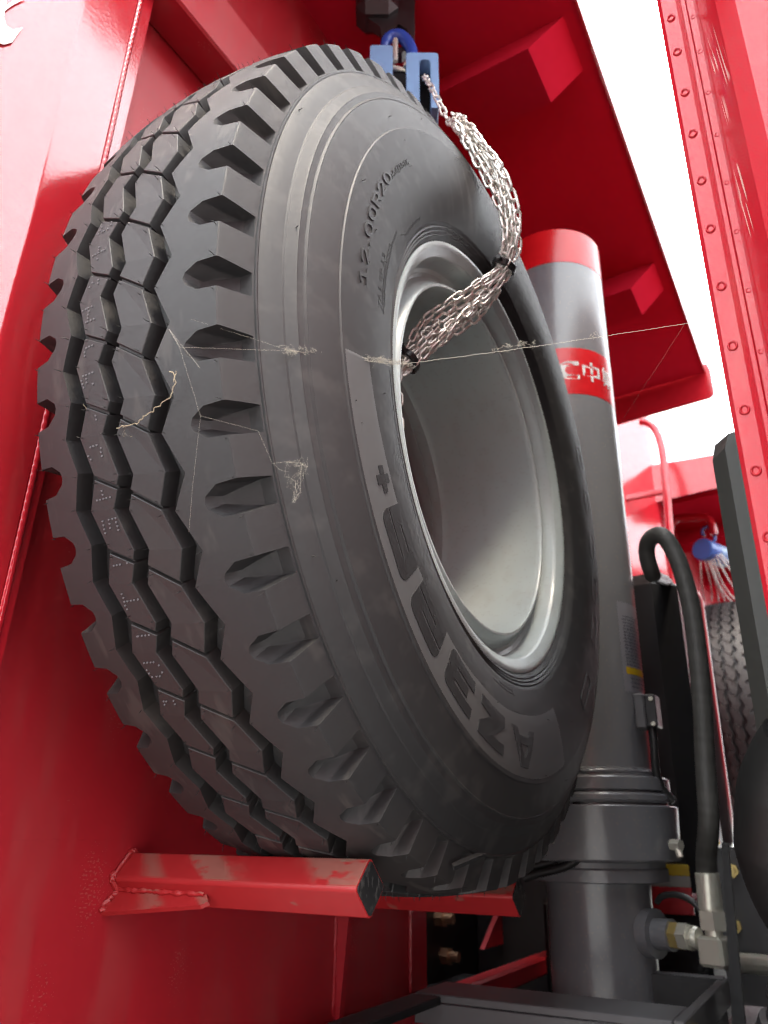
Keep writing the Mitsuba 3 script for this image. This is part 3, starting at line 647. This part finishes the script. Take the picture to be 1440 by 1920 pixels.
add(fb + '__bar', bbox((-.26, .302, -.726), (.120, .412, -.715), .0015), 'grey_steel'); add(fb + '__bar', bbox((-.26, .300, -.755), (.120, .3055, -.7265), .001), 'grey_steel')
add(fb + '__bar', bbox((.01, .672, -.726), (.132, .70, -.712), .0015), 'grey_steel'); add(fb + '__bar', bbox((.01, .668, -.79), (.132, .672, -.713), .001), 'black_dull')
add(fb + '__bar', bbox((.121, .300, -.755), (.136, .70, -.7145), .0015), 'grey_steel'); add(fb + '__bar', bbox((-.262, .06, -.728), (-.215, .30, -.7165), .0015), 'black_dull')
for y in (.34, .365): add(fb + '__bolt', cat([hexnut((.136, y, -.735), (.146, y, -.735), .009), cyl_between((.146, y, -.735), (.154, y, -.735), .005)]), 'brass')
ub_ = 'upright_strut'; tag(ub_, 'thin black upright strut right of the hose elbow', 'strut')
add(ub_, hull([(x, y, -.50) for x in (.170, .180) for y in (.60, .612)] + [(x, y, -.95) for x in (.132, .158) for y in (.60, .612)]), 'black_dull')
bk = 'bolted_bracket'; tag(bk, 'grey steel bracket with brass bolts under the shiny tank, right of the hose', 'bracket')
add(bk + '__plate', hull([(.08, 1.0, -.515), (.21, 1.0, -.505), (.23, 1.0, -.80), (.09, 1.0, -.80), (.08, 1.008, -.515), (.21, 1.008, -.505), (.23, 1.008, -.80), (.09, 1.008, -.80)]), 'grey_steel')
for x, z in ((.128, -.556), (.118, -.660), (.10, -.50)): add(bk + '__bolt', cat([hexnut((x, .9995, z), (x, .985, z), .014), cyl_between((x, .985, z), (x, .972, z), .007)]), 'brass')
pp = 'silver_pipe'; tag(pp, 'short shiny pipe end below the grey bracket, near the right edge', 'pipe')
add(pp, tube([(.10, .95, -.72), (.22, .90, -.715), (.34, .86, -.71)], .018, 20), 'zinc', 40)
lb = 'marker_plate'; tag(lb, 'small yellow, pale and red striped marker plate on the black tank, behind the hose fitting', 'marker plate')
for nme, z0_, z1_, mt in (('yellow_stripe', -.5670, -.5455, 'yellow_film'), ('pale_stripe', -.5885, -.5674, 'pale_film'), ('red_stripe', -.6400, -.5889, 'red_film')):
    add(lb + '__' + nme, bbox((-.035, .936, z0_), (.052, .942, z1_), .001), mt)
ch = 'chassis_rail'; tag(ch, 'black chassis beams in the shade under the grey cylinder', 'chassis')
add(ch, cat([bbox((-2.5, .25, -1.15), (2.2, .37, -.87), .004), bbox((-2.5, 1.05, -1.15), (2.2, 1.17, -.87), .004), bbox((-.52, .37, -1.15), (-.40, 1.05, -.80), .004), bbox((-.30, 1.02, -.86), (.06, 1.9, -.63), .01), bbox((-.5, -.2, -1.02), (.6, 2.0, -.95), .01), bbox((-.519, 1.14, -.95), (-.02, 1.165, -.46), .004)]), 'black_dull')
cb = 'cable_loop'; tag(cb, 'black cable loops hanging between the tyre and the grey cylinder', 'cable')
for o_, r_ in ((0, .0075), (.016, .006)):
    add(cb + '__cable', tube(smooth_path(np.array([(-.075, .57, -.40), (-.060, .56, -.44), (-.052, .56, -.48), (-.060, .56, -.52), (-.10, .56, -.545), (-.17, .56, -.565)]) + [-o_ * 1.2, 0, o_ * .6], 40), r_, 10), 'black_plastic', 40)
add(cb + '__connector', cat([hexnut((-.101, .555, -.460), (-.103, .553, -.480), .009), hexnut((-.106, .553, -.488), (-.108, .552, -.505), .009)]), 'zinc')
ck = 'control_cable'; tag(ck, 'thin black cable curving beside the lower cylinder', 'cable')
add(ck, tube(smooth_path([(.04, .66, -.60), (.075, .64, -.585), (.112, .63, -.60), (.118, .64, -.66), (.10, .66, -.70)], 40), .0055, 10), 'black_plastic', 40)

# ------------------------------------------------------------------ cab corner at the right
cab = 'truck_cab'; tag(cab, 'glossy red cab corner with round dimples along its edge, at the right', 'truck cab')
y0 = -.300
prof = [(.350, y0 + .004), (.3535, y0), (.3675, y0), (.3705, y0 + .0015), (.3725, y0 - .0025), (.376, y0 - .0025), (.3775, y0), (.3835, y0 - .0005), (.388, y0 - .016), (.402, y0 - .038), (.4175, y0 - .050), (.60, y0 - .075), (2.3, y0 - .085), (2.3, 1.75), (.43, 1.75), (.43, y0 + .03), (.352, y0 + .0075)]
from scipy.spatial import cKDTree
zs_ = [-.46, .90, .96, 1.0]; off = [0, 0, .02, .08]
cpy = np.array(prof)
lv = []
for z, o in zip(zs_, off):
    q = cpy.copy(); q[:, 0] = np.where(q[:, 0] > 1.0, q[:, 0] - o, q[:, 0] + o); q[:, 1] = np.where(q[:, 1] > 1, q[:, 1] - o, q[:, 1] + o); lv.append(lift(q, z))
lv[1][:, 2] = .90
v, f = loft([ccw3 for ccw3 in (lv if np.allclose(ccw(cpy), cpy) else [q[::-1] for q in lv])]); n = len(cpy); base = (lv[0] if np.allclose(ccw(cpy), cpy) else lv[0][::-1])[:, :2]; tri = earcut(base)
cm = TM(v, np.vstack([f, tri[:, ::-1], tri + 3 * n])); cm.fix_normals()
ks = add(cab + '__shell', cm, 'red_cab', 18)
for i_, d_ in ((1, 3.34), (2, -3.30)):
    k2_ = f'{cab}_{i_:03d}'; scene[k2_ + '__shell'] = {**scene[ks], 'to_world': T().translate([0.05, d_, 0])}
    tag(k2_, 'red cab of the next truck in the row, beyond the near cab' if i_ == 1 else 'red cab of the truck parked on the near side, only reflected in the paint', 'truck cab')
add(cab + '__rear_panel', bbox((.340, -.05, -.70), (.3493, 1.70, .72), .003), 'black_dull')
add(cab + '__undercarriage', bbox((.42, -.22, -1.5), (2.2, 1.66, -.4605), .01), 'black_dull')
# spot-weld dimples: shallow dished rings on the flange and the strip beside it
def dimple(x, y, z, r, hs=1.0):
    prof_ = [(0, -.0005), (r * .5, -.0004), (r * .80, .0012), (r, .0019), (r * 1.18, .0006), (r * 1.3, -.0006)]
    a = np.arange(20) * 2 * pi / 20; v = [(x + rr_ * math.cos(t) * .85, y - h * hs, z + rr_ * math.sin(t)) for rr_, h in prof_ for t in a]; f = []
    for k in range(len(prof_) - 1):
        for i in range(20): j = (i + 1) % 20; f += [[k * 20 + i, k * 20 + j, (k + 1) * 20 + j], [k * 20 + i, (k + 1) * 20 + j, (k + 1) * 20 + i]]
    m = TM(v, f)
    if m.face_normals[:, 1].mean() > 0: m.invert()
    return m
zd = [.37, .299, .249, .192, .137, .078, .021, -.043, -.105, -.167, -.222, -.278, -.335]
for i, z in enumerate(zd):
    add(cab + '__dimple', dimple(.3605, y0, z, .0042), 'red_cab', True)
    add(cab + '__dimple', dimple(.3807, y0 - .0002, z - .012, .0024, .35), 'red_cab', True)

# ------------------------------------------------------------------ chain hoists
hx = np.array([math.cos(YAW), math.sin(YAW), 0]); hy = np.array([-math.sin(YAW), math.cos(YAW), 0]); hz = np.array([0, 0, 1.])
HP = np.array([-.11, .03, 0.]) + hy * .042
def hq(m): return TM(HP + np.array(m.vertices) @ np.c_[hx, hy, hz].T, m.faces)
CH = 'chain_hoist'
tag(CH, 'light blue chain hoist hanging by a dark blue hook above the near tyre', 'chain hoist', None)
def rb(x0, x1, z0_, z1_, yd, r, hole=None):
    o = rrect(x0, z0_, x1, z1_, r)
    if hole is not None: o = o.difference(hole)
    return hq(prism(o, 0, 1, lambda v: np.c_[v[:, 0], -yd / 2 + v[:, 2] * yd, v[:, 1]]))
add(CH + '__left_cover', rb(-.0855, -.041, .790, .942, .085, .007), 'hoist_blue', 30)
add(CH + '__right_cover', rb(-.0150, .0475, .775, .922, .085, .007, rrect(.0105, .700, .0320, .9035, .008)), 'hoist_blue', 30)
add(CH + '__sprocket', cat([hq(tube([(-.0405, 0, .84), (-.0155, 0, .84)], .048, 24)), hq(bbox((.0108, -.012, .775), (.0318, .030, .9), .001)), hq(bbox((-.040, -.02, .885), (-.016, .02, .90), .002))]), 'hole_black')
add(CH + '__cross_pin', hq(cat([tube([(-.044, -.015, .913), (-.010, -.015, .905)], .006, 12), tube([(-.036, -.02, .925), (-.036, -.022, .985)], .0052, 10), tube([(-.015, -.03, .905), (-.012, -.03, .902)], .008, 10)])), 'zinc', 30)
hk = np.array([0, -.016, 0]) + smooth_path([(-.055, 0, .963), (-.0565, 0, .975), (-.049, 0, .997), (-.033, 0, 1.004), (-.016, 0, .992), (-.004, 0, .965), (-.001, 0, .935), (-.006, 0, .905)], 60)
add(CH + '__hook', hq(tube(hk, np.interp(np.linspace(0, 1, 60), [0, .08, .35, .6, 1], [.004, .0095, .0135, .012, .0105]), 16)), 'hook_blue', 60)
HG = 'hanger_bracket'; tag(HG, 'black steel hanger bracket at the top edge, carrying the blue hoist', 'bracket')
add(HG, hq(cat([prism(Polygon([(-.115, 1.145), (.005, 1.145), (.004, 1.075), (.0045, 1.03), (-.004, .985), (-.022, .962), (-.034, .962), (-.056, .970), (-.062, .995), (-.067, 1.035), (-.105, 1.075)]).difference(Point(-.034, .999).buffer(.024).union(Polygon([(-.052, .99), (-.018, .99), (-.012, 1.03), (-.03, 1.045)]))), -.012, .012, lambda v: np.c_[v[:, 0], v[:, 2], v[:, 1]]), bbox((-.118, -.04, 1.062), (-.030, .04, 1.146), .02)])), 'black_satin', 25)

# ------------------------------------------------------------------ chain
def link_mesh(L=.0240, Wd=.0135, r=.0020, n=9, s=8):
    c = (Wd - 2 * r) / 2; h = (L - 2 * r) / 2 - c; a = np.linspace(0, pi, n)
    loop = np.vstack([np.c_[h + c * np.sin(a), c * np.cos(a), 0 * a], np.c_[-h - c * np.sin(a), -c * np.cos(a), 0 * a]])
    m_ = len(loop); t = np.roll(loop, -1, 0) - np.roll(loop, 1, 0); t /= np.linalg.norm(t, axis=1, keepdims=True); nn = np.cross(t, [0, 0, 1]); b = np.arange(s) * 2 * pi / s
    v = (loop[:, None] + r * (np.cos(b)[None, :, None] * nn[:, None] + np.sin(b)[None, :, None] * np.array([0, 0, 1.]))).reshape(-1, 3); f = []
    for k in range(m_):
        k2 = (k + 1) % m_
        for i in range(s): j = (i + 1) % s; f += [[k * s + i, k * s + j, k2 * s + j], [k * s + i, k2 * s + j, k2 * s + i]]
    m = TM(v, f)
    if m.volume < 0: m.invert()
    return m
CN = 'hoist_chain'; tag(CN, 'silver chain bundle tied with black straps, draped over the near tyre into its rim', 'chain')
LINK = mikit.ply(link_mesh(), 'chain_steel', True); PITCH_L = .0186; n_link = [0]
def put_link(c, d, up_):
    d = d / np.linalg.norm(d); y = np.cross(up_, d); y /= np.linalg.norm(y); z = np.cross(d, y)
    M = np.eye(4); M[:3, 0], M[:3, 1], M[:3, 2], M[:3, 3] = d, y, z, c
    k = CN + '__link' + (f'_{n_link[0]:03d}' if n_link[0] else ''); n_link[0] += 1
    scene[k] = {**LINK, 'to_world': T(M)}
def chain(path, tw0=0.):
    p = np.asarray(path); d = np.r_[0, np.cumsum(np.linalg.norm(np.diff(p, axis=0), axis=1))]
    n = int(d[-1] / PITCH_L); s = np.arange(n + 1) * PITCH_L
    q = np.stack([np.interp(s, d, p[:, k]) for k in range(3)], -1)
    for i in range(n):
        dd = q[i + 1] - q[i]; a = tw0 + (i % 2) * pi / 2 + rng.normal(0, .28)
        u = np.cross(dd, [.3, .2, .93]); u /= np.linalg.norm(u); w = np.cross(dd / np.linalg.norm(dd), u)
        put_link((q[i] + q[i + 1]) / 2, dd + rng.normal(0, .0012, 3), math.cos(a) * u + math.sin(a) * w)
# from the hoist slot down over the tyre's shoulder
def hpt(x, y, z): return HP + hx * x + hy * y + hz * z
chain(smooth_path([hpt(.0215, -.018, .885), hpt(.0220, -.055, .835), hpt(.030, -.078, .785), hpt(.046, -.088, .725), hpt(.060, -.10, .67), (.012, -.030, .590), (.022, -.045, .552)], 80), .4)
core = [(.020, -.075, .562), (.040, -.085, .520), (.062, -.082, .470), (.080, -.068, .415), (.088, -.055, .365), (.085, -.045, .312), (.064, -.038, .272), (.036, -.045, .240), (.006, -.063, .203), (-.026, -.085, .162), (-.050, -.105, .122), (-.062, -.116, .100)]
cs_ = smooth_path(core, 160)
wid = np.interp(np.linspace(0, 1, 160), [0, .1, .3, .5, .56, .66, .85, .95, 1], [.011, .019, .022, .019, .012, .019, .020, .012, .006])
tt = np.gradient(cs_, axis=0); tt /= np.linalg.norm(tt, axis=1, keepdims=True)
e1 = np.cross(tt, [1, .1, 0]); e1 /= np.linalg.norm(e1, axis=1, keepdims=True); e2 = np.cross(tt, e1)
sl = np.linspace(0, 1, 160)
for k, (ph, q) in enumerate([(0.2, 1.15), (1.1, .65), (1.9, 1.1), (2.7, .55), (3.2, 1.2), (4.1, .85), (4.9, 1.15), (5.7, .6), (0.0, .15), (2.4, 1.0)]):
    w1 = q * (.86 + .20 * np.sin(sl * 9 + k * 1.7)); a = ph + (.5 + .25 * k % 1.6) * sl + .6 * np.sin(sl * 7 + k * 2.3)
    chain(cs_ + (wid * w1)[:, None] * (np.cos(a)[:, None] * e1 * 1.25 + np.sin(a)[:, None] * e2 * .70), rng.uniform(0, 3))
chain(smooth_path([(-.062, -.116, .100), (-.061, -.119, .06), (-.060, -.118, .01), (-.060, -.118, -.03)], 40), .2)
def strap(i, r, lab):
    a = np.linspace(0, 2 * pi, 40); c = cs_[i]; pts = c + r * (np.cos(a)[:, None] * e1[i] * 1.15 + np.sin(a)[:, None] * e2[i] * .85)
    m = cat([tube(pts + tt[i] * o, .0024, 6, False) for o in (-.003, 0, .003)] + [tube([pts[0], pts[0] + e1[i] * .012], .004, 6)])
    k = add(CN + '__tie_strap', m, 'black_satin', 50); return k
strap(int(160 * .555), .0185, 0); strap(int(160 * .955), .0150, 0)

# ------------------------------------------------------------------ spider web
SW = 'spider_web'; tag(SW, 'dusty spider web thread stretched across the tyre to the cab edge', 'spider web')
th = []
def line(pts, r=.00030, sag=.0, n=14, jit=.00012):
    p = np.asarray(pts, float); d = np.r_[0, np.cumsum(np.linalg.norm(np.diff(p, axis=0), axis=1))]; s = np.linspace(0, d[-1], n * (len(p) - 1) + 1)
    q = np.stack([np.interp(s, d, p[:, k]) for k in range(3)], -1); q[:, 2] -= sag * np.sin(np.linspace(0, pi, len(q))); q += rng.normal(0, jit, q.shape) * np.r_[0, np.ones(len(q) - 2), 0][:, None]
    th.append(tube(q, r * (.30 if r < .00033 else .42), 4))
T0, T1, T2, T3 = np.array([-.027, -.5510, -.1290]), np.array([.031, -.4810, -.1100]), np.array([.062, -.3474, -.0544]), np.array([.347, -.3015, -.0745])
J = T2 + (T3 - T2) * .93
line([T0, T1], .0003); line([T1, T2, T3], .00050, .004, 30, .0002)
line([T0 + [-.012, -.002, .02], T0]); line([(-.016, -.5535, -.107), T1], .0002); line([(-.0108, -.5425, -.1486), (-.0392, -.5535, -.1091)], .0003); line([(-.0392, -.5535, -.109), T0], .0003)
line([T0, (-.0145, -.532, -.186), (-.0315, -.515, -.2305), (-.048, -.497, -.267)], .0002)
line([(-.0145, -.532, -.186), (.010, -.49, -.186), (.0215, -.4830, -.2154)], .0002)
W_ = [(.0225, -.4830, -.2154), (.026, -.469, -.2096), (.029, -.4515, -.2031), (.0275, -.4624, -.2238), (.0265, -.4571, -.241), (.030, -.4481, -.2057), (.030, -.4416, -.18), (.031, -.4334, -.1498)]
line([W_[0], W_[1], W_[2], W_[5], W_[6], W_[7]], .0003, 0, 8, .0008); line([W_[0], W_[3], W_[4], W_[2]], .0003, 0, 8, .0015)
for _ in range(12): i, j = rng.choice([0, 1, 2, 3, 4, 5], 2, replace=False); line([W_[i], W_[j]], .0002, 0, 8, .0022)
line([J, (.08, .45, .20)], .0003, .0, 20, .0003)
add(SW + '__threads', cat(th), 'web_silk'); labels[SW + '__threads'] = {'kind': 'stuff'}
th = []
def fluff(c, a, n, spread, L):
    for _ in range(n):
        p = c + a * rng.uniform(-.5, .5) + rng.normal(0, spread, 3); line([p, p + rng.normal(0, L, 3) + a * .1, p + rng.normal(0, L * 1.2, 3)], .0003, 0, 4, .0006)
u = T2 - T1; fluff(T1 + u * .08, u * .28, 40, .0011, .0022); fluff(T1 + u * .45, u * .5, 16, .0006, .002); fluff(T2 - u * .1, u * .42, 50, .0013, .0025); fluff(T2 - u * .1 + (0, 0, -.001), u * .5, 30, .0008, .002)
u = T3 - T2; fluff(T2 + u * .42, u * .10, 20, .0008, .002); fluff(T2 + u * .36, u * .06, 10, .001, .003); fluff(T2 + u * .66, u * .02, 6, .0006, .0016)
add(SW + '__dust_tufts', cat(th), 'web_silk'); labels[SW + '__dust_tufts'] = {'kind': 'stuff'}
ST = 'straw_wisp'; tag(ST, 'pale dry straw caught across the tread grooves', 'straw'); th = []
line([(-.1054, -.5360, -.1757), (-.0941, -.5360, -.176), (-.0807, -.5365, -.1768), (-.0567, -.5385, -.1694), (-.0413, -.5400, -.1644), (-.0349, -.5430, -.1553), (-.0353, -.5450, -.1486), (-.0407, -.5460, -.145)], .0011, 0, 6, .0005)
line([(-.0941, -.5360, -.176), (-.099, -.5340, -.182), (-.088, -.533, -.186)], .0003, 0, 6, .001)
line([(-.036, -.5440, -.1553), (-.034, -.545, -.146)], .001, 0, 6, .0008); line([(-.165, -.530, -.128), (-.158, -.527, -.145), (-.150, -.524, -.160)], .0008, 0, 6, .0005)
for q_ in th: add(ST + '__strand', q_, 'straw')

# ------------------------------------------------------------------ next trailer's spare tyre, hoist, pipes
D2 = np.array([.075, 3.42, .07])
t2 = 'spare_tyre_001'; tag(t2, 'black spare tyre of the next trailer, far back at the right', 'tyre', 'spare truck tyres')
labels[TY]['label'] = 'large black truck tyre with deep zigzag tread in the foreground, standing on two red arms'
M2 = T().translate(D2.tolist())
for part_ in ('carcass', 'shoulder_rib', 'shoulder_rib_001'): scene[t2 + '__' + part_] = {**scene[TY + '__' + part_], 'to_world': M2}
for k in range(NP):
    if not (-6 <= k <= 22 or True): continue
    Mk = M2 @ rx(k)
    dup(t2 + '__tread_block', kA, Mk); dup(t2 + '__tread_block', kB, Mk)
h2 = 'chain_hoist_001'; tag(h2, 'small round blue chain hoist above the far tyre at the right', 'chain hoist')
O2 = np.array([-.045, 3.22, .86])
add(h2 + '__drum', cat([tube([O2 + [-.035, -.09, 0], O2 + [-.033, -.085, 0]], .050, 28), tube([O2 + [-.033, -.085, 0], O2 + [.0, 0, 0]], .056, 28)]), 'blue_far', 30)
add(h2 + '__cover', tube([O2 + [.002, .005, 0], O2 + [.04, .10, 0]], .056, 28), 'hoist_blue', 30)
add(h2 + '__hook', tube(smooth_path([O2 + [-.02, 0, .10], O2 + [-.03, 0, .125], O2 + [-.005, 0, .145], O2 + [.02, 0, .12], O2 + [.015, 0, .06]], 30), .008, 10), 'blue_far', 40)
c2 = 'hoist_chain_001'; tag(c2, 'pale chain loops hanging from the far blue hoist onto the far tyre', 'chain')
q2 = []
for k in range(9):
    a, b = O2 + [-.05 + .012 * k, -.06, -.03], D2 + [-.20 + .030 * k, -.10 + .02 * k, .575]
    mid = (a + b) / 2 + [.02 * math.sin(k), -.05, -.02]; q2.append(tube(smooth_path([a, mid, b], 16), .0034, 6))
add(c2, cat(q2), 'chain_steel', 40)
hr = 'pipe_bracket'; tag(hr, 'bent red pipe carrying the far blue hoist', 'pipe bracket')
add(hr, tube(smooth_path([(-.232, 3.2, .90), (-.230, 3.2, 1.02), (-.19, 3.2, 1.068), (-.10, 3.2, 1.058), (-.04, 3.2, 1.045), (-.022, 3.2, 1.01), (-.018, 3.2, .95)], 60), .020, 14), 'red_gloss', 50)
rl = 'hand_rail'; tag(rl, 'thin red bent handrail pipe in the gap between the two trailers', 'handrail')
add(rl + '__upright', tube(smooth_path([(-.20, 2.55, 1.345), (-.160, 2.55, 1.325), (-.128, 2.55, 1.25), (-.119, 2.55, 1.15), (-.123, 2.55, 1.0), (-.137, 2.55, .76), (-.15, 2.55, .5), (-.165, 2.55, .2)], 50), .018, 12), 'red_gloss', 50)
add(rl + '__cross_bar', bbox((-.42, 2.545, .955), (-.130, 2.565, .982), .004), 'red_gloss')

# ------------------------------------------------------------------ ground
gr = bbox((-60, -60, -2.15), (60, 60, -2.05), .01); add('ground', gr, 'concrete'); labels['ground'] = {'label': 'grey concrete yard', 'category': 'ground', 'kind': 'structure'}
